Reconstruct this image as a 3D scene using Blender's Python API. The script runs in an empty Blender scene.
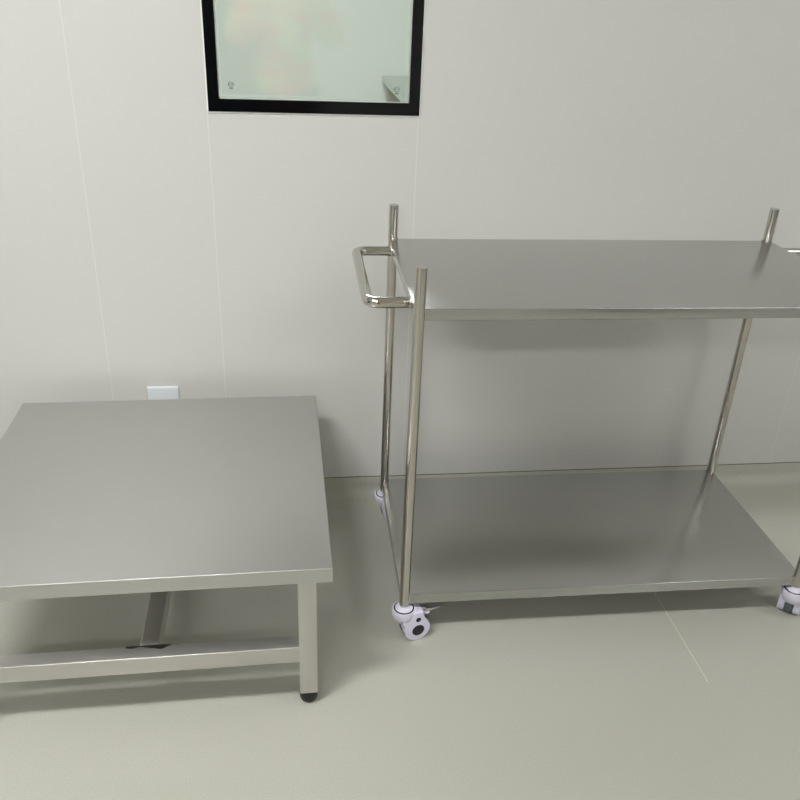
import bpy, bmesh, math, random
from mathutils import Vector, Matrix, Quaternion
random.seed(4)
SC = bpy.context.scene; C = SC.collection
PI = math.pi

# ---------------------------------------------------------------- materials
def lin(r, g, b):
    f = lambda c: (c/255/12.92) if c/255 <= .04045 else ((c/255+.055)/1.055)**2.4
    return (f(r), f(g), f(b), 1)

def base_mat(name, col, rough=.5, metal=0, **kw):
    m = bpy.data.materials.new(name); m.use_nodes = True
    p = m.node_tree.nodes['Principled BSDF']
    p.inputs['Base Color'].default_value = col
    p.inputs['Roughness'].default_value = rough
    p.inputs['Metallic'].default_value = metal
    for k, v in kw.items(): p.inputs[k.replace('_', ' ')].default_value = v
    return m, m.node_tree, p

def noise(nt, scale, detail=3, coord='Object', stretch=(1, 1, 1), rough=.5):
    tc = nt.nodes.new('ShaderNodeTexCoord'); mp = nt.nodes.new('ShaderNodeMapping')
    mp.inputs['Scale'].default_value = stretch
    n = nt.nodes.new('ShaderNodeTexNoise')
    n.inputs['Scale'].default_value = scale; n.inputs['Detail'].default_value = detail
    n.inputs['Roughness'].default_value = rough
    nt.links.new(tc.outputs[coord], mp.inputs[0]); nt.links.new(mp.outputs[0], n.inputs['Vector'])
    return n.outputs['Fac']

def ramp(nt, fac, stops):
    r = nt.nodes.new('ShaderNodeValToRGB')
    e = r.color_ramp.elements
    e[0].position, e[0].color = stops[0]; e[1].position, e[1].color = stops[-1]
    for s in stops[1:-1]:
        k = e.new(s[0]); k.color = s[1]
    nt.links.new(fac, r.inputs[0]); return r.outputs[0]

def math_(nt, op, a, b=None, c=None):
    n = nt.nodes.new('ShaderNodeMath'); n.operation = op
    for i, v in enumerate((a, b, c)):
        if v is None: continue
        if hasattr(v, 'default_value'): nt.links.new(v, n.inputs[i])
        else: n.inputs[i].default_value = v
    return n.outputs[0]

def mixc(nt, fac, a, b):
    n = nt.nodes.new('ShaderNodeMix'); n.data_type = 'RGBA'
    if hasattr(fac, 'default_value'): nt.links.new(fac, n.inputs[0])
    else: n.inputs[0].default_value = fac
    for i, v in ((6, a), (7, b)):
        if hasattr(v, 'default_value'): nt.links.new(v, n.inputs[i])
        else: n.inputs[i].default_value = v
    return n.outputs[2]

def bump(nt, p, h, strength=.2, dist=.002):
    b = nt.nodes.new('ShaderNodeBump'); b.inputs['Strength'].default_value = strength
    b.inputs['Distance'].default_value = dist
    nt.links.new(h, b.inputs['Height']); nt.links.new(b.outputs[0], p.inputs['Normal'])

def steel(name, col, r0, r1, stretch, aniso=0, blotch=.04):
    """brushed stainless steel: streaks along one axis, faint handling smudges"""
    m, nt, p = base_mat(name, col, r0, 1)
    n = noise(nt, 60, 4, stretch=stretch)
    s = noise(nt, 7, 2, rough=.4)
    rr = nt.nodes.new('ShaderNodeMapRange')
    rr.inputs['To Min'].default_value = r0; rr.inputs['To Max'].default_value = r1
    nt.links.new(s, rr.inputs[0]); nt.links.new(rr.outputs[0], p.inputs['Roughness'])
    dark = tuple(c*(1-blotch) for c in col[:3])+(1,)
    c1 = mixc(nt, s, dark, col)
    d2 = tuple(c*.95 for c in col[:3])+(1,)
    k = mixc(nt, math_(nt, 'MULTIPLY', n, .25), c1, d2)
    nt.links.new(k, p.inputs['Base Color'])
    return m

M = {}
M['shelf_steel'] = steel('brushed steel shelf', (.50, .50, .485, 1), .17, .25, (.04, 1, 1))
M['table_steel'] = steel('satin steel table top', (.60, .595, .575, 1), .45, .54, (.04, 1, 1))
M['frame_steel'] = steel('satin steel tube', (.68, .66, .63, 1), .40, .52, (.06, 1, 1), blotch=.09)
M['tube_steel'] = steel('polished round steel tube', (.58, .55, .505, 1), .10, .15, (1, 1, .04), blotch=.08)
M['weld'], nt, p = base_mat('weld bead', (.62, .58, .52, 1), .22, 1); bump(nt, p, noise(nt, 400), .5, .001)
M['joint_dark'], nt, p = base_mat('dark joint strip', (.10, .085, .07, 1), .45, 1); bump(nt, p, noise(nt, 300), .4, .001)
M['shell'], nt, p = base_mat('caster plastic shell', lin(222, 218, 236), .32); bump(nt, p, noise(nt, 300), .05, .0005)
M['cup'], nt, p = base_mat('caster swivel cup plastic', lin(228, 226, 238), .3)
M['ring'], nt, p = base_mat('dark caster ring', lin(40, 42, 48), .5)
M['hub'], nt, p = base_mat('black hub plug', lin(22, 23, 26), .4)
M['tyre'], nt, p = base_mat('grey caster tyre', lin(92, 98, 104), .55); bump(nt, p, noise(nt, 200), .1, .001)
M['rubber'], nt, p = base_mat('black rubber', lin(24, 24, 26), .55); bump(nt, p, noise(nt, 250), .1, .001)
M['zinc'], nt, p = base_mat('zinc plated lever', (.55, .55, .54, 1), .38, .55)
M['black_frame'], nt, p = base_mat('black glossy window frame', lin(6, 7, 9), .12, 0, Specular_IOR_Level=.3); bump(nt, p, noise(nt, 120), .02, .0005)
M['sealant'], nt, p = base_mat('white silicone sealant', lin(246, 246, 242), .45)
M['mark'], nt, p = base_mat('etched grey glass mark', lin(92, 104, 98), .6)
M['socket'], nt, p = base_mat('white wall plate plastic', lin(232, 236, 238), .25)
M['socket_key'], nt, p = base_mat('pale wall switch key', lin(222, 228, 232), .25)

# walls: off-white coated sandwich panels with narrow vertical joints
def wall_mat(name, seams, axis='X', col=lin(213, 213, 208)):
    m, nt, p = base_mat(name, col, .42)
    tc = nt.nodes.new('ShaderNodeTexCoord'); sx = nt.nodes.new('ShaderNodeSeparateXYZ')
    nt.links.new(tc.outputs['Object'], sx.inputs[0])
    x = sx.outputs[axis]; tot = None
    for s in seams:
        d = math_(nt, 'ABSOLUTE', math_(nt, 'SUBTRACT', x, s))
        k = math_(nt, 'LESS_THAN', d, .0011)
        tot = k if tot is None else math_(nt, 'MAXIMUM', tot, k)
    n = noise(nt, 3, 4); fine = noise(nt, 700, 2)
    c0 = mixc(nt, n, tuple(c*.985 for c in col[:3])+(1,), col)
    c1 = mixc(nt, math_(nt, 'MULTIPLY', tot, .5), c0, lin(236, 236, 231))
    nt.links.new(c1, p.inputs['Base Color'])
    b1 = nt.nodes.new('ShaderNodeBump'); b1.inputs['Strength'].default_value = .03; b1.inputs['Distance'].default_value = .0006
    nt.links.new(fine, b1.inputs['Height']); nt.links.new(b1.outputs[0], p.inputs['Normal'])
    return m
M['wall_back'] = wall_mat('coated wall panel', [-2.2, -1.37, -.541, -.2125, .3355, 1.62, 2.5])
M['wall_side'] = wall_mat('coated side wall panel', [-4.4, -3.25, -2.1, -.95, 1.2, 2.4], 'Y')
M['wall_far'] = wall_mat('coated wall panel of the next room', [-1.9, 2.4], 'X', lin(207, 213, 207))
M['ceiling'], nt, p = base_mat('white ceiling panel', lin(226, 226, 222), .6); bump(nt, p, noise(nt, 300), .02, .001)

# floor: beige green sheet vinyl, with a pale weld rod line
def floor_mat(name, weld=True):
    m, nt, p = base_mat(name, lin(187, 187, 174), .3)
    sp = noise(nt, 420, 2); bl = noise(nt, 2.2, 4)
    c0 = ramp(nt, sp, [(.36, lin(178, 179, 166)), (.5, lin(188, 188, 176)), (.66, lin(198, 197, 186))])
    c1 = mixc(nt, math_(nt, 'MULTIPLY', bl, .35), c0, lin(184, 184, 171))
    if weld:
        tc = nt.nodes.new('ShaderNodeTexCoord'); sx = nt.nodes.new('ShaderNodeSeparateXYZ')
        nt.links.new(tc.outputs['Object'], sx.inputs[0])
        d = math_(nt, 'ABSOLUTE', math_(nt, 'SUBTRACT', sx.outputs['X'], .989))
        k = math_(nt, 'LESS_THAN', d, .0013)
        k = math_(nt, 'MULTIPLY', k, math_(nt, 'GREATER_THAN', sx.outputs['Y'], -.88))
        c1 = mixc(nt, math_(nt, 'MULTIPLY', k, .75), c1, lin(226, 224, 206))
    nt.links.new(c1, p.inputs['Base Color'])
    rr = nt.nodes.new('ShaderNodeMapRange')
    rr.inputs['To Min'].default_value = .24; rr.inputs['To Max'].default_value = .36
    nt.links.new(bl, rr.inputs[0]); nt.links.new(rr.outputs[0], p.inputs['Roughness'])
    bump(nt, p, sp, .03, .0006)
    return m
M['floor'] = floor_mat('sheet vinyl floor')
M['cove'] = floor_mat('sheet vinyl cove', False)

def emit(name, col, s):
    m = bpy.data.materials.new(name); m.use_nodes = True; nt = m.node_tree
    nt.nodes.remove(nt.nodes['Principled BSDF'])
    e = nt.nodes.new('ShaderNodeEmission'); e.inputs[0].default_value = col; e.inputs[1].default_value = s
    nt.links.new(e.outputs[0], nt.nodes['Material Output'].inputs[0]); return m

# glass: greenish see-through float glass with a mirror sheen
def glass_mat():
    m = bpy.data.materials.new('greenish window glass'); m.use_nodes = True; nt = m.node_tree
    nt.nodes.remove(nt.nodes['Principled BSDF'])
    t = nt.nodes.new('ShaderNodeBsdfTransparent'); t.inputs[0].default_value = (.97, .985, .975, 1)
    g = nt.nodes.new('ShaderNodeBsdfGlossy'); g.inputs['Roughness'].default_value = .06
    g.inputs[0].default_value = (.97, 1, .98, 1)
    f = nt.nodes.new('ShaderNodeFresnel'); f.inputs[0].default_value = 1.80
    mx = nt.nodes.new('ShaderNodeMixShader')
    nt.links.new(f.outputs[0], mx.inputs[0]); nt.links.new(t.outputs[0], mx.inputs[1]); nt.links.new(g.outputs[0], mx.inputs[2])
    nt.links.new(mx.outputs[0], nt.nodes['Material Output'].inputs[0]); return m
M['glass'] = glass_mat()

# ---------------------------------------------------------------- mesh helpers
def box(bm, x0, x1, y0, y1, z0, z1, bev=0):
    r = bmesh.ops.create_cube(bm, size=1)
    vs = r['verts']
    for v in vs:
        v.co = Vector((x0+(v.co.x+.5)*(x1-x0), y0+(v.co.y+.5)*(y1-y0), z0+(v.co.z+.5)*(z1-z0)))
    if bev:
        es = list({e for v in vs for e in v.link_edges})
        bmesh.ops.bevel(bm, geom=es, offset=bev, segments=3, affect='EDGES', profile=.5)

def tube_path(bm, pts, r, seg=28, caps=True):
    """round tube swept along a list of points"""
    rings = []; n = len(pts); up = None
    for i, p in enumerate(pts):
        t = (pts[min(i+1, n-1)]-pts[max(i-1, 0)]).normalized()
        if up is None:
            up = t.orthogonal().normalized()
        up = (up-t*up.dot(t)).normalized(); w = t.cross(up)
        rings.append([bm.verts.new(p+r*(math.cos(2*PI*k/seg)*up+math.sin(2*PI*k/seg)*w)) for k in range(seg)])
    for a, b in zip(rings, rings[1:]):
        for k in range(seg): bm.faces.new((a[k], a[(k+1) % seg], b[(k+1) % seg], b[k]))
    if caps:
        bm.faces.new(rings[0][::-1]); bm.faces.new(rings[-1])
    return rings

def lathe(bm, prof, seg=40, mat=None):
    """prof: (radius, z) list; spun around Z"""
    mat = mat or Matrix()
    rings = []
    for r, z in prof:
        if r < 1e-6: rings.append([bm.verts.new(mat @ Vector((0, 0, z)))])
        else: rings.append([bm.verts.new(mat @ Vector((r*math.cos(2*PI*k/seg), r*math.sin(2*PI*k/seg), z))) for k in range(seg)])
    for a, b in zip(rings, rings[1:]):
        for k in range(seg):
            k2 = (k+1) % seg
            if len(a) == 1 and len(b) == 1: continue
            if len(a) == 1: bm.faces.new((a[0], b[k2], b[k]))
            elif len(b) == 1: bm.faces.new((a[k], a[k2], b[0]))
            else: bm.faces.new((a[k], a[k2], b[k2], b[k]))
    if len(rings[0]) > 1: bm.faces.new(rings[0][::-1])
    if len(rings[-1]) > 1: bm.faces.new(rings[-1])

def prism(bm, outline, y0, y1, bev=0):
    """outline in (x, z), extruded along y"""
    a = [bm.verts.new((x, y0, z)) for x, z in outline]; b = [bm.verts.new((x, y1, z)) for x, z in outline]
    n = len(outline)
    f0 = bm.faces.new(a); f1 = bm.faces.new(b[::-1])
    for i in range(n): bm.faces.new((a[i], b[i], b[(i+1) % n], a[(i+1) % n]))
    if bev:
        es = list(f0.edges)+list(f1.edges)
        bmesh.ops.bevel(bm, geom=es, offset=bev, segments=3, affect='EDGES', profile=.5)

def obj(name, bm, m, parent=None, smooth=True, kind=None):
    bmesh.ops.recalc_face_normals(bm, faces=bm.faces)
    me = bpy.data.meshes.new(name); bm.to_mesh(me); bm.free()
    if smooth:
        me.polygons.foreach_set('use_smooth', [True]*len(me.polygons))
        me.set_sharp_from_angle(angle=math.radians(38))
    me.materials.append(m)
    o = bpy.data.objects.new(name, me); C.objects.link(o)
    if parent: o.parent = parent
    if kind: o['kind'] = kind
    return o

def thing(name, label=None, cat=None, loc=(0, 0, 0), rz=0, kind=None):
    o = bpy.data.objects.new(name, None); C.objects.link(o)
    o.empty_display_size = .05; o.location = loc; o.rotation_euler = (0, 0, rz)
    if label: o['label'] = label
    if cat: o['category'] = cat
    if kind: o['kind'] = kind
    return o
def tag(o, label, cat): o['label'] = label; o['category'] = cat

# ---------------------------------------------------------------- room
X0, X1, Y0, YF, HC = -3.0, 3.6, -5.6, 4.72, 2.7
WT = .05
bm = bmesh.new(); box(bm, X0-.1, X1+.1, Y0-.1, YF+.1, -.1, 0); fl = obj('floor', bm, M['floor'], kind='structure', smooth=False)
bm = bmesh.new(); box(bm, X0-.1, X1+.1, Y0-.1, YF+.1, HC, HC+.1); obj('ceiling', bm, M['ceiling'], kind='structure', smooth=False)
bm = bmesh.new(); box(bm, X0-.1, X0, Y0, YF, 0, HC); obj('wall_left', bm, M['wall_side'], kind='structure', smooth=False)
bm = bmesh.new(); box(bm, X1, X1+.1, Y0, YF, 0, HC); obj('wall_right', bm, M['wall_side'], kind='structure', smooth=False)
bm = bmesh.new(); box(bm, X0, X1, Y0-.1, Y0, 0, HC); obj('wall_front', bm, M['wall_side'], kind='structure', smooth=False)
bm = bmesh.new(); box(bm, X0, X1, YF, YF+.1, 0, HC); obj('wall_far', bm, M['wall_far'], kind='structure', smooth=False)
# partition with window opening
wx0, wx1, wz0, wz1 = -.181, .309, 1.224, 2.10           # visible glass
ox0, ox1, oz0, oz1 = -.2085, .3365, 1.1935, 2.13         # outside of frame
bm = bmesh.new()
xs = [X0, wx0-.004, wx1+.004, X1]; zs = [0, wz0-.004, wz1+.004, HC]
def grid_face(y, flip):
    g = [[bm.verts.new((x, y, z)) for z in zs] for x in xs]
    for i in range(3):
        for j in range(3):
            if i == 1 and j == 1: continue
            q = (g[i][j], g[i+1][j], g[i+1][j+1], g[i][j+1])
            bm.faces.new(q if not flip else q[::-1])
    return g
ga = grid_face(0, False); gb = grid_face(WT, True)
for (i, j), (k, l) in (((1, 1), (2, 1)), ((2, 1), (2, 2)), ((2, 2), (1, 2)), ((1, 2), (1, 1))):
    bm.faces.new((ga[i][j], ga[k][l], gb[k][l], gb[i][j]))
outer = [(0, 0), (1, 0), (2, 0), (3, 0), (3, 1), (3, 2), (3, 3), (2, 3), (1, 3), (0, 3), (0, 2), (0, 1)]
for a, b in zip(outer, outer[1:]+outer[:1]):
    bm.faces.new((ga[a[0]][a[1]], gb[a[0]][a[1]], gb[b[0]][b[1]], ga[b[0]][b[1]]))
obj('wall_back', bm, M['wall_back'], kind='structure', smooth=False)

# vinyl cove rising up the back wall
R = .042
prof = [(-.075, 0.0006), (-R-.003, .0022)]
for k in range(0, 11):
    a = k/10*PI/2
    prof.append((-.003-R+R*math.sin(a), .0022+R-R*math.cos(a)))
prof += [(-.003, .0695), (-.0022, .071), (0, .071)]
bm = bmesh.new()
back = [(0, 0)]
pr = prof+back
a = [bm.verts.new((X0, y, z)) for y, z in pr]; b = [bm.verts.new((X1, y, z)) for y, z in pr]
for i in range(len(pr)): bm.faces.new((a[i], b[i], b[(i+1) % len(pr)], a[(i+1) % len(pr)]))
bm.faces.new(a); bm.faces.new(b[::-1])
obj('baseboard_back', bm, M['cove'], kind='structure')
# thin dark capping gap on top of the cove
bm = bmesh.new(); box(bm, X0, X1, -.0035, 0, .0711, .0723)
obj('trim_1', bm, base_mat('cove top joint', lin(120, 116, 98), .7)[0], kind='structure', smooth=False)

# window
win = thing('window_1', kind='structure', loc=(0, 0, 0))
bm = bmesh.new()
def ringbox(bm, o, i, y0, y1, bev=0):
    box(bm, o[0], o[1], y0, y1, o[2], i[2], bev); box(bm, o[0], o[1], y0, y1, i[3], o[3], bev)
    box(bm, o[0], i[0], y0, y1, i[2], i[3], bev); box(bm, i[1], o[1], y0, y1, i[2], i[3], bev)
ringbox(bm, (ox0, ox1, oz0, oz1), (wx0, wx1, wz0, wz1), -.006, 0.0, 0)
obj('window_frame', bm, M['black_frame'], win)
bm = bmesh.new(); ringbox(bm, (ox0-.0035, ox1+.0035, oz0-.0035, oz1+.0035), (ox0, ox1, oz0, oz1), -.003, 0)
s = obj('sealant_bead', bm, M['sealant'], win); s['label'] = 'thin white sealant line'
# pale spacer behind the pane
bm = bmesh.new(); ringbox(bm, (wx0-.003, wx1+.003, wz0-.003, wz1+.003), (wx0+.0016, wx1-.0016, wz0+.0012, wz1-.0016), .003, .012)
s = obj('spacer_bar', bm, M['sealant'], win); s['label'] = 'pale spacer bar between the panes'
bm = bmesh.new()
for y in (0.0005, WT-.004):
    vs = [bm.verts.new(v) for v in ((wx0-.003, y, wz0-.003), (wx1+.003, y, wz0-.003), (wx1+.003, y, wz1+.003), (wx0-.003, y, wz1+.003))]
    bm.faces.new(vs)
obj('glass_pane', bm, M['glass'], win, smooth=False)

# certification marks etched on the glass: ring with letters, small line of text below
def text_bm(s, size, bold=0):
    cu = bpy.data.curves.new('t', 'FONT'); cu.body = s; cu.size = size; cu.align_x = 'CENTER'; cu.align_y = 'CENTER'; cu.offset = bold
    o = bpy.data.objects.new('t', cu); C.objects.link(o)
    dg = bpy.context.evaluated_depsgraph_get(); me = bpy.data.meshes.new_from_object(o.evaluated_get(dg))
    bpy.data.objects.remove(o); return me
for mx, mz in ((-.149, 1.2555), (.276, 1.2535)):
    bm = bmesh.new()
    n = 40
    for k in range(n):
        a0, a1 = 2*PI*k/n, 2*PI*(k+1)/n
        q = [(math.cos(a)*r*1.15, 0, math.sin(a)*r) for a, r in ((a0, .0062), (a1, .0062), (a1, .0050), (a0, .0050))]
        bm.faces.new([bm.verts.new(Vector(v)+Vector((mx, -.0004, mz+.004))) for v in q])
    for s, size, dz in (('CCC', .0058, .004), ('E00', .0062, -.0060)):
        me = text_bm(s, size, .0002)
        t = bmesh.new(); t.from_mesh(me)
        t.transform(Matrix.Translation((mx, -.0004, mz+dz)) @ Matrix.Rotation(PI/2, 4, 'X'))
        me2 = bpy.data.meshes.new('x'); t.to_mesh(me2); t.free(); bm.from_mesh(me2)
    o = obj('glass_mark', bm, M['mark'], win, smooth=False); o['label'] = 'small grey certification mark on the glass'

# ---------------------------------------------------------------- wall plate low on the wall
sw = thing('wall_switch', 'white square switch plate low on the wall, half hidden behind the low table', 'switch', (-.394, 0, .367))
bm = bmesh.new()
hw = .045
prism(bm, [(-hw, -hw), (hw, -hw), (hw, hw), (-hw, hw)], -.009, 0, .0025)
obj('cover_plate', bm, M['socket'], sw)
bm = bmesh.new(); box(bm, -.041, .041, -.0100, -.0086, -.041, .0405, .0006)
obj('switch_key', bm, M['socket_key'], sw)

# ---------------------------------------------------------------- stainless service cart
CW, CD = .530, .262          # half spacing of the posts
ZT1, ZT2, ZTOP, LIP, PR = .1345, .8975, .9885, .0345, .0125
cart = thing('service_cart', 'tall two-tier stainless steel cart with tubular push handles on white casters', 'cart', (.7904, -.3979, 0), -.0076)
def sheet_shelf(bm, hx, hy, zt, lip, th=.0025, r=.0014, nose=.012, back=0):
    """pressed sheet tray turned upside down: flat top, folded edges, small return flange"""
    prof = [(0, zt-.0, 'top')]
    # outline cross-section from top edge outwards (offset from outer face, z)
    cs = []
    for k in range(5):
        a = k/4*PI/2
        cs.append((-r+r*math.sin(a), zt-r+r*math.cos(a)))
    cs.append((0, zt-lip+.001)); cs.append((-.001, zt-lip)); cs.append((-nose, zt-lip)); cs.append((-nose, zt-lip+th))
    cs.append((-th, zt-lip+th)); cs.append((-th, zt-th))
    loops = []
    for off, z in cs:
        ax, ay = hx+off, hy+off
        loops.append([bm.verts.new(v) for v in ((-ax, -ay, z), (ax, -ay, z), (ax, ay+back, z), (-ax, ay+back, z))])
    for A, B in zip(loops, loops[1:]):
        for k in range(4): bm.faces.new((A[k], A[(k+1) % 4], B[(k+1) % 4], B[k]))
    bm.faces.new(loops[0]); bm.faces.new(loops[-1][::-1])
for z, LIP, bk in ((ZT2, .0255, 0), (ZT1, .0285, .012)):
    bm = bmesh.new(); sheet_shelf(bm, CW+.0085, CD+.003, z, LIP, back=bk)
    o = obj('shelf', bm, M['shelf_steel'], cart)
    for sx in (-1, 1):
        for sy in (-1, 1):
            w = bmesh.new()
            # vertical weld fillets where the folded edges meet the post
            for (wx, wy) in ((sx*(CW-.0125), sy*(CD+.0035)),):
                pts = [Vector((wx, wy, z-LIP+.003+k*(LIP-.001)/6)) for k in range(7)]
                tube_path(w, pts, .0022, 8)
            lo = bmesh.new()
            obj('weld_bead', w, M['weld'], o)
            lo.free()
for sx in (-1, 1):
    for sy in (-1, 1):
        bm = bmesh.new()
        r = PR
        pr = [(0, .104), (r, .104), (r, ZTOP-.0003), (r-.0003, ZTOP), (0, ZTOP)]
        lathe(bm, pr, 40, Matrix.Translation((sx*CW, sy*CD, 0)))
        obj('post', bm, M['tube_steel'], cart)
# push handles
def bent(pts, rad, n=10):
    out = [pts[0]]
    for a, b, c in zip(pts, pts[1:], pts[2:]):
        u = (a-b).normalized(); v = (c-b).normalized()
        cen = b+(u+v)*rad
        for k in range(n+1):
            t = k/n*PI/2
            out.append(cen - v*rad*math.cos(t) - u*rad*math.sin(t))
    out.append(pts[-1]); return out
for s in (-1, 1):
    zc = ZT2-.0155; X = s*(CW+.0085); XO = s*(CW+.1015)
    yb, yf = .203, -.181
    pts = bent([Vector((X, yb, zc)), Vector((XO, yb, zc)), Vector((XO, yf, zc)), Vector((X, yf, zc))], .026)
    bm = bmesh.new(); tube_path(bm, pts, .0125, 32)
    h = obj('push_handle', bm, M['tube_steel'], cart)
    for y in (yb, yf):
        w = bmesh.new()
        ring = [Vector((X+s*.001, y+.0128*math.cos(t), zc+.0128*math.sin(t))) for t in [2*PI*k/24 for k in range(25)]]
        tube_path(w, ring, .0017, 8)
        obj('weld_ring', w, M['weld'], h)

# casters
def arc(cx, cz, r, a0, a1, n):
    return [(cx+r*math.cos(math.radians(a0+(a1-a0)*k/n)), cz+r*math.sin(math.radians(a0+(a1-a0)*k/n))) for k in range(n+1)]
TR, WR = .028, .0368
def make_caster(x, y, ang, brake=True):
    c = thing('caster', loc=(x, y, 0), rz=ang); c.parent = cart
    outl = [(-.006, .0890), (-.010, .080), (-.012, .070), (-.0125, .060), (-.0115, .052)]
    outl += arc(TR, WR-.0005, .0352, 170, 372, 22)
    outl += [(TR+.033, .049), (TR+.029, .054), (.050, .059), (.0485, .066), (.046, .082), (.0425, .0890)]
    # two shells with the tyre running between them
    bm = bmesh.new()
    prism(bm, outl, -.0285, -.0115, .0045); prism(bm, outl, .0115, .0285, .0045)
    obj('shell', bm, M['shell'], c)
    # fender bridging the shells above the tyre
    bm = bmesh.new()
    fo = [(-.006, .0885)]+[(-.0125, .075), (-.0125, .050)]+arc(TR, WR, WR+.0025, 165, 30, 14)+[(.050, .062), (.046, .082), (.042, .0885)]
    prism(bm, fo, -.013, .013)
    obj('fender', bm, M['shell'], c)
    # round head joining both shells
    bm = bmesh.new()
    lathe(bm, [(0, .046), (.010, .0475), (.0185, .0530), (.0255, .0610), (.0298, .070), (.0312, .079), (.0314, .087), (.0300, .0910), (.0275, .0922), (.0262, .0918), (0, .0918)], 44)
    obj('head', bm, M['shell'], c)
    bm = bmesh.new()
    lathe(bm, [(.0225, .0915), (.0262, .0915), (.0258, .0926), (.0228, .0926)], 44)
    obj('swivel_ring', bm, M['ring'], c)
    bm = bmesh.new()
    lathe(bm, [(0, .0915), (.0226, .0915), (.0226, .0935), (.020, .0965), (.0115, .0985), (.0105, .1045), (0, .1045)], 44)
    obj('swivel_cup', bm, M['cup'], c)
    bm = bmesh.new(); lathe(bm, [(0, .097), (.0075, .097), (.0075, .1075), (0, .1075)], 24)
    obj('stem', bm, M['zinc'], c)
    # wheel
    Mx = Matrix.Translation((TR, 0, WR)) @ Matrix.Rotation(PI/2, 4, 'X')
    bm = bmesh.new()
    lathe(bm, [(0, -.0108), (.030, -.0108), (.0345, -.009), (WR, -.004), (WR, .004), (.0345, .009), (.030, .0108), (0, .0108)], 48, Mx)
    obj('wheel', bm, M['tyre'], c)
    for s in (-1, 1):
        bm = bmesh.new()
        def disc(cx, cz, r, y0, y1):
            lathe(bm, [(0, y0), (r, y0), (r*.98, y1*.7+y0*.3), (r*.85, y1), (0, y1)], 28,
                  Matrix.Translation((cx, 0, cz)) @ Matrix.Rotation(-s*PI/2, 4, 'X') if False else Matrix.Translation((cx, 0, cz)) @ Matrix.Rotation(PI/2*s, 4, 'X'))
        disc(TR+.0025, .0315, .0168, .0283, .0292)
        obj('hub_cap', bm, M['hub'], c)
        bm = bmesh.new(); disc(TR+.0015, .0660, .0070, .0283, .0292)
        obj('side_plug', bm, M['hub'], c)
    if brake:
        # brake: plastic tongue and metal pedal
        bm = bmesh.new()
        prism(bm, [(.044, .053), (.0705, .0620), (.0685, .0680), (.044, .063)], -.010, .010, .0015)
        obj('brake_tongue', bm, M['shell'], c)
        bm = bmesh.new()
        tube_path(bm, [Vector((.040, 0, .074)), Vector((.062, 0, .074))], .0055, 16)
        prism(bm, [(.056, .0685), (.062, .067), (.098, .0705), (.098, .0745), (.066, .0745), (.060, .0805)], -.009, .009, .001)
        obj('brake_pedal', bm, M['zinc'], c)
    return c
make_caster(-CW, -CD, math.radians(16))
make_caster(-CW, CD, math.radians(8), False)
make_caster(CW, -CD, math.radians(50), False)
make_caster(CW, CD, math.radians(60))

# ---------------------------------------------------------------- low stainless table
TW, TD, TH = .8243, .8065, .4089
tab = thing('low_table', 'low square stainless steel table with satin top and box-section legs', 'table',
            (.0672, -.8831, 0), .0133)
bm = bmesh.new(); t = bmesh.new()
sheet_shelf(bm, TW/2, TD/2, TH, .0365, r=.0020, nose=.014)
bm.transform(Matrix.Translation((-TW/2, TD/2, 0)))
t.free()
top = obj('tabletop', bm, M['table_steel'], tab)
LI, LS, LF = .0335, .0405, .019       # leg inset from the side, tube width, inset from the front
xl0, xl1 = -TW+LI, -LI
yl0, yl1 = LF, TD-LF
for sx in (0, 1):
    for sy in (0, 1):
        xa = xl1-LS if sx else xl0
        ya = yl1-LS if sy else yl0
        bm = bmesh.new(); box(bm, xa, xa+LS, ya, ya+LS, .0355, TH-.003, .0022)
        leg = obj('leg', bm, M['frame_steel'], tab)
        bm = bmesh.new()
        r = LS/2
        n = 36; rings = []
        # square shoulder blending into a domed foot
        for z, sc, rnd in ((.0360, 1.0, .25), (.026, 1.0, .25), (.0235, 1.03, .6), (.018, 1.05, 1), (.012, 1.03, 1), (.007, .95, 1), (.003, .80, 1), (.0008, .58, 1), (0, .4, 1)):
            ring = []
            for k in range(n):
                a = 2*PI*k/n; ca, sa = math.cos(a), math.sin(a)
                m_ = max(abs(ca), abs(sa)); sq = 1/m_
                rr = r*sc*(rnd*1+(1-rnd)*min(sq, 1.25))
                ring.append(bm.verts.new((xa+r+rr*ca, ya+r+rr*sa, z)))
            rings.append(ring)
        for A, B in zip(rings, rings[1:]):
            for k in range(n): bm.faces.new((A[k], A[(k+1) % n], B[(k+1) % n], B[k]))
        bm.faces.new(rings[0][::-1]); bm.faces.new(rings[-1])
        f = obj('foot', bm, M['rubber'], leg); f['label'] = 'black rubber foot'
ZS1, ZS0 = .1775, .1335
SWd = .038
for ya in (yl0, yl1-SWd):
    bm = bmesh.new(); box(bm, xl0+LS-.0005, xl1-LS+.0005, ya+.0005, ya+SWd, ZS0, ZS1, .0016)
    obj('stretcher', bm, M['frame_steel'], tab)
xm = -.402
bm = bmesh.new(); box(bm, xm-.020, xm+.020, yl0+SWd, yl1-SWd, ZS0+.002, ZS1-.0005, .0018)
cb = obj('cross_stretcher', bm, M['frame_steel'], tab)
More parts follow.
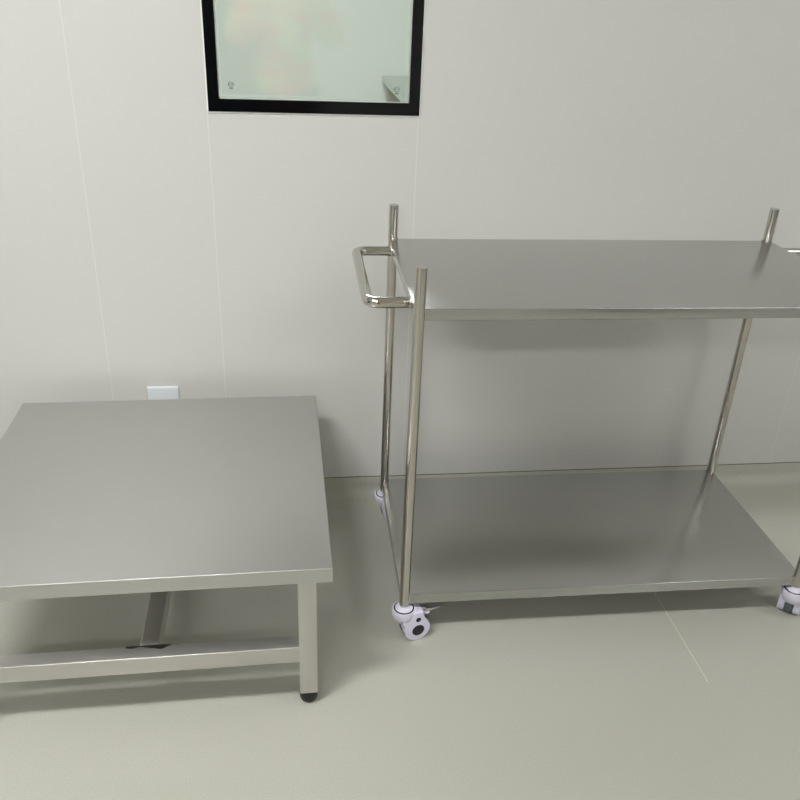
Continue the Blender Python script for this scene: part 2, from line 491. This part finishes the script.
# dark irregular strip where the cross bar meets the front bar
bm = bmesh.new()
n = 22; A = []; B = []
for k in range(n+1):
    u = k/n; x = xm-.050+u*.112
    d = .0035+.010*math.exp(-((u-.62)/.16)**2)+.0035*math.sin(u*19)*u+.003*math.exp(-((u-.12)/.12)**2)
    y = yl0+SWd+.0005
    A.append(bm.verts.new((x, y, ZS1+.0010))); B.append(bm.verts.new((x+.002*math.sin(k*2.1), y-d, ZS1+.0003)))
for k in range(n): bm.faces.new((A[k], A[k+1], B[k+1], B[k]))
r = bmesh.ops.extrude_face_region(bm, geom=list(bm.faces))
for v in [g for g in r['geom'] if isinstance(g, bmesh.types.BMVert)]: v.co.z -= .0014
w = obj('joint_mark', bm, M['joint_dark'], cb); w['label'] = 'dark irregular mark at the bar joint'

# ---------------------------------------------------------------- worktable in the next room
wt = thing('worktable', 'worktable against the far wall, seen through the window', 'table', (.728, 4.69, 0))
FT = .85
M['far_top'] = steel('grey worktable top', (.60, .64, .61, 1), .3, .4, (1, .05, 1))
M['far_leg'], nt, p = base_mat('taupe worktable frame', lin(158, 154, 136), .5)
bm = bmesh.new(); sheet_shelf(bm, .60, .95, FT, .042, nose=.02); bm.transform(Matrix.Translation((.60, -.95, 0)))
obj('tabletop', bm, M['far_top'], wt)
for x in (.038, 1.11):
    for y in (-.03, -1.82):
        bm = bmesh.new(); box(bm, x, x+.055, y-.055, y, 0, FT-.004, .002); obj('leg', bm, M['far_leg'], wt)
bm = bmesh.new(); box(bm, .088, 1.11, -.05, -.03, .15, .80, .001)
o = obj('back_panel', bm, base_mat('grey worktable back', lin(178, 179, 168), .5)[0], wt)

# ---------------------------------------------------------------- ceiling lamps
def lamp(x, y, sx, sy, power, label, col=(.985, .985, 1, 1)):
    t = thing('ceiling_light', label, 'light', (x, y, HC))
    bm = bmesh.new(); box(bm, -sx/2-.015, sx/2+.015, -sy/2-.015, sy/2+.015, -.035, 0, .004)
    obj('housing', bm, base_mat('white lamp housing', lin(235, 235, 232), .4)[0], t)
    bm = bmesh.new(); box(bm, -sx/2, sx/2, -sy/2, sy/2, -.038, -.030)
    obj('diffuser', bm, emit('lit diffuser', col, power), t, smooth=False)
E0 = 1.0
lamp(-.92, -1.62, 1.0, .24, 21.5*E0, 'long lit ceiling lamp nearest the window wall')
lamp(-.9, -3.95, .9, .25, 17*E0, 'long lit ceiling lamp near the front wall')
lamp(2.3, -1.62, 1.15, .22, 7*E0, 'fill lamp added out of view near the right wall')  # added fill, brightens the right part of the back wall
lamp(2.6, -3.95, 1.15, .22, 11*E0, 'fill lamp added out of view in the front right corner')  # second added fill, lifts the general light around the cart
lamp(-.1, 2.3, 1.2, .5, 17*E0, 'lit ceiling lamp in the room beyond the window', (.97, 1, .99, 1))

# ---------------------------------------------------------------- world, camera
w = bpy.data.worlds.new('world'); SC.world = w; w.use_nodes = True
w.node_tree.nodes['Background'].inputs[0].default_value = (.8, .85, .9, 1)
w.node_tree.nodes['Background'].inputs[1].default_value = .3
cam = bpy.data.cameras.new('camera'); co = bpy.data.objects.new('camera', cam); C.objects.link(co)
Rm = Matrix(((0.9919022274127506, 0.02139491680645763, -0.12518877261347752),
             (-0.12121855066379772, 0.4535961822752722, -0.8829250061020282),
             (0.03789504226930656, 0.8909504817666035, 0.45251652435161377)))
co.matrix_world = Matrix.Translation((0, -2.24778, 1.5)) @ Rm.to_4x4()
cam.sensor_width = 36; cam.lens = 817.0967/800*36; cam.clip_start = .02
SC.camera = co
vs = SC.view_settings
vs.view_transform = 'Standard'; vs.look = 'None'; vs.gamma = 1; vs.use_curve_mapping = False; vs.exposure = 1.69

# ---------------------------------------------------------------- unseen dark doors added behind and beside the viewer for steel reflections
def added_door(n, x, y, rz):
    d = thing('added_door_%d' % n, kind='structure', loc=(x, y, 0), rz=rz)
    bm = bmesh.new(); box(bm, -.46, .46, 0, .035, .01, 2.08, .002)
    obj('added_door_leaf', bm, base_mat('dark blue grey door leaf', lin(62, 70, 80), .35)[0], d)
    bm = bmesh.new()
    box(bm, -.52, -.46, 0, .05, 0, 2.14, .002); box(bm, .46, .52, 0, .05, 0, 2.14, .002); box(bm, -.46, .46, 0, .05, 2.08, 2.14, .002)
    obj('added_door_frame', bm, M['frame_steel'], d)
    bm = bmesh.new(); tube_path(bm, bent([Vector((.36, .034, 1.0)), Vector((.36, .085, 1.0)), Vector((.36, .085, 1.3)), Vector((.36, .034, 1.3))], .015), .009, 16)
    obj('added_door_handle', bm, M['tube_steel'], d)
added_door(1, X0, -1.6, -PI/2)
added_door(2, 2.7, Y0, 0)
added_door(3, X1, -2.3, PI/2)
added_door(4, -.6, Y0, 0)

# ---------------------------------------------------------------- the photographer, mirrored in the window glass
def skin(name, joints, edges, m, parent=None, sub=2):
    me = bpy.data.meshes.new(name)
    me.from_pydata([j[0] for j in joints], edges, [])
    o = bpy.data.objects.new(name, me); C.objects.link(o)
    if parent: o.parent = parent
    sk = o.modifiers.new('skin', 'SKIN')
    for v, j in zip(me.skin_vertices[0].data, joints):
        r = j[1]; v.radius = (r, r) if not isinstance(r, tuple) else r
    me.skin_vertices[0].data[0].use_root = True
    sk.use_smooth_shade = True
    ss = o.modifiers.new('sub', 'SUBSURF'); ss.levels = sub; ss.render_levels = sub
    me.materials.append(m); return o
M['skin'], nt, p = base_mat('skin', lin(196, 150, 122), .5)
M['hair'], nt, p = base_mat('black hair', lin(26, 22, 20), .6)
M['trousers'], nt, p = base_mat('dark trousers', lin(38, 40, 48), .8)
M['shoe'], nt, p = base_mat('white shoe', lin(215, 215, 212), .5)
# jacket: red cloth with a yellow green band
m, nt, p = base_mat('red and green printed cloth', lin(200, 60, 50), .8)
n1 = noise(nt, 4.0, 1, stretch=(.5, .5, 2.0))
c = ramp(nt, n1, [(.30, lin(222, 92, 80)), (.45, lin(222, 96, 84)), (.52, lin(196, 200, 130)), (.56, lin(190, 200, 135)), (.64, lin(222, 98, 86)), (.8, lin(220, 104, 92))])
nt.links.new(c, p.inputs['Base Color']); M['jacket'] = m
M['shirt'], nt, p = base_mat('grey shirt', lin(110, 118, 124), .8)
pc = thing('person', 'person standing and photographing, in a red and green jacket and dark trousers', 'person', (-.03, -2.62, 0))
J = [((0, 0, .98), (.145, .11)), ((0, .01, 1.15), (.125, .10)), ((0, .01, 1.34), (.15, .11)), ((0, 0, 1.46), (.09, .08)), ((0, .005, 1.53), .052), ((0, .02, 1.60), (.068, .08)), ((0, .03, 1.69), (.08, .10)), ((0, .02, 1.76), (.06, .075)),
     ((-.17, 0, 1.43), .052), ((-.27, .0, 1.20), .042), ((-.13, .20, 1.33), .034), ((-.075, .27, 1.395), .024),
     ((.17, 0, 1.43), .052), ((.28, .0, 1.20), .042), ((.17, .20, 1.33), .034), ((.13, .27, 1.395), .024),
     ((-.10, 0, .88), .085), ((-.11, .01, .50), .058), ((-.12, -.02, .10), .04),
     ((.10, 0, .88), .085), ((.11, .01, .50), .058), ((.12, -.02, .10), .04)]
Ed = [(0, 1), (1, 2), (2, 3), (3, 4), (4, 5), (5, 6), (6, 7), (3, 8), (8, 9), (9, 10), (10, 11), (3, 12), (12, 13), (13, 14), (14, 15), (0, 16), (16, 17), (17, 18), (0, 19), (19, 20), (20, 21)]
body = skin('body', J, Ed, M['skin'], pc)
grow = lambda ids, k: [(J[i][0], tuple(a+k for a in J[i][1]) if isinstance(J[i][1], tuple) else J[i][1]+k) for i in ids]
def sub_edges(ids): return [(ids.index(a), ids.index(b)) for a, b in Ed if a in ids and b in ids]
ids = [0, 1, 2, 3, 8, 9, 10, 12, 13, 14]
jk = skin('jacket', grow(ids, .028)+[((0, 0, .80), (.185, .15))], sub_edges(ids)+[(0, 10)], M['jacket'], pc)
ids = [0, 16, 17, 18, 19, 20, 21]
skin('trousers', grow(ids, .02), sub_edges(ids), M['trousers'], pc)
skin('hair', [((0, -.02, 1.72), (.10, .10)), ((0, -.03, 1.80), (.07, .08)), ((0, -.06, 1.63), (.075, .05))], [(0, 1), (0, 2)], M['hair'], pc)
for s in (-1, 1):
    skin('shoe', [((s*.12, -.06, .042), .038), ((s*.125, .04, .042), .042), ((s*.13, .13, .036), .034)], [(0, 1), (1, 2)], M['shoe'], pc)
    # hand: palm and five fingers curled around the phone edge
    X = .028+s*.105
    hand = [((X+s*.0, .265, 1.385), .022), ((X-s*.006, .30, 1.415), (.012, .03))]
    he = [(0, 1)]
    for k in range(4):
        z = 1.392+k*.019; i = len(hand)
        L = (.9, 1, 1.05, .85)[k]
        hand += [((X-s*.002, .315, z), .0085), ((X-s*.012, .315+.028*L, z+.004), .008), ((X-s*.030, .322+.028*L, z+.006), .007)]
        he += [(1, i), (i, i+1), (i+1, i+2)]
    i = len(hand)
    hand += [((X-s*.018, .292, 1.41), .010), ((X-s*.040, .300, 1.43), .009), ((X-s*.056, .308, 1.445), .008)]
    he += [(0, i), (i, i+1), (i+1, i+2)]
    skin('hand', hand, he, M['skin'], body, 1)
    skin('ear', [((s*.083, .02, 1.665), .010), ((s*.088, .015, 1.69), .012)], [(0, 1)], M['skin'], body, 1)
    e = bmesh.new(); bmesh.ops.create_uvsphere(e, u_segments=16, v_segments=10, radius=.012); e.transform(Matrix.Translation((s*.032, .118, 1.685)))
    obj('eye', e, M['hub'], body)
skin('nose', [((0, .125, 1.69), .008), ((0, .142, 1.655), .012)], [(0, 1)], M['skin'], body, 1)
skin('mouth', [((-.02, .108, 1.622), .006), ((0, .113, 1.620), .008), ((.02, .108, 1.622), .006)], [(0, 1), (1, 2)], M['jacket'], body, 1)
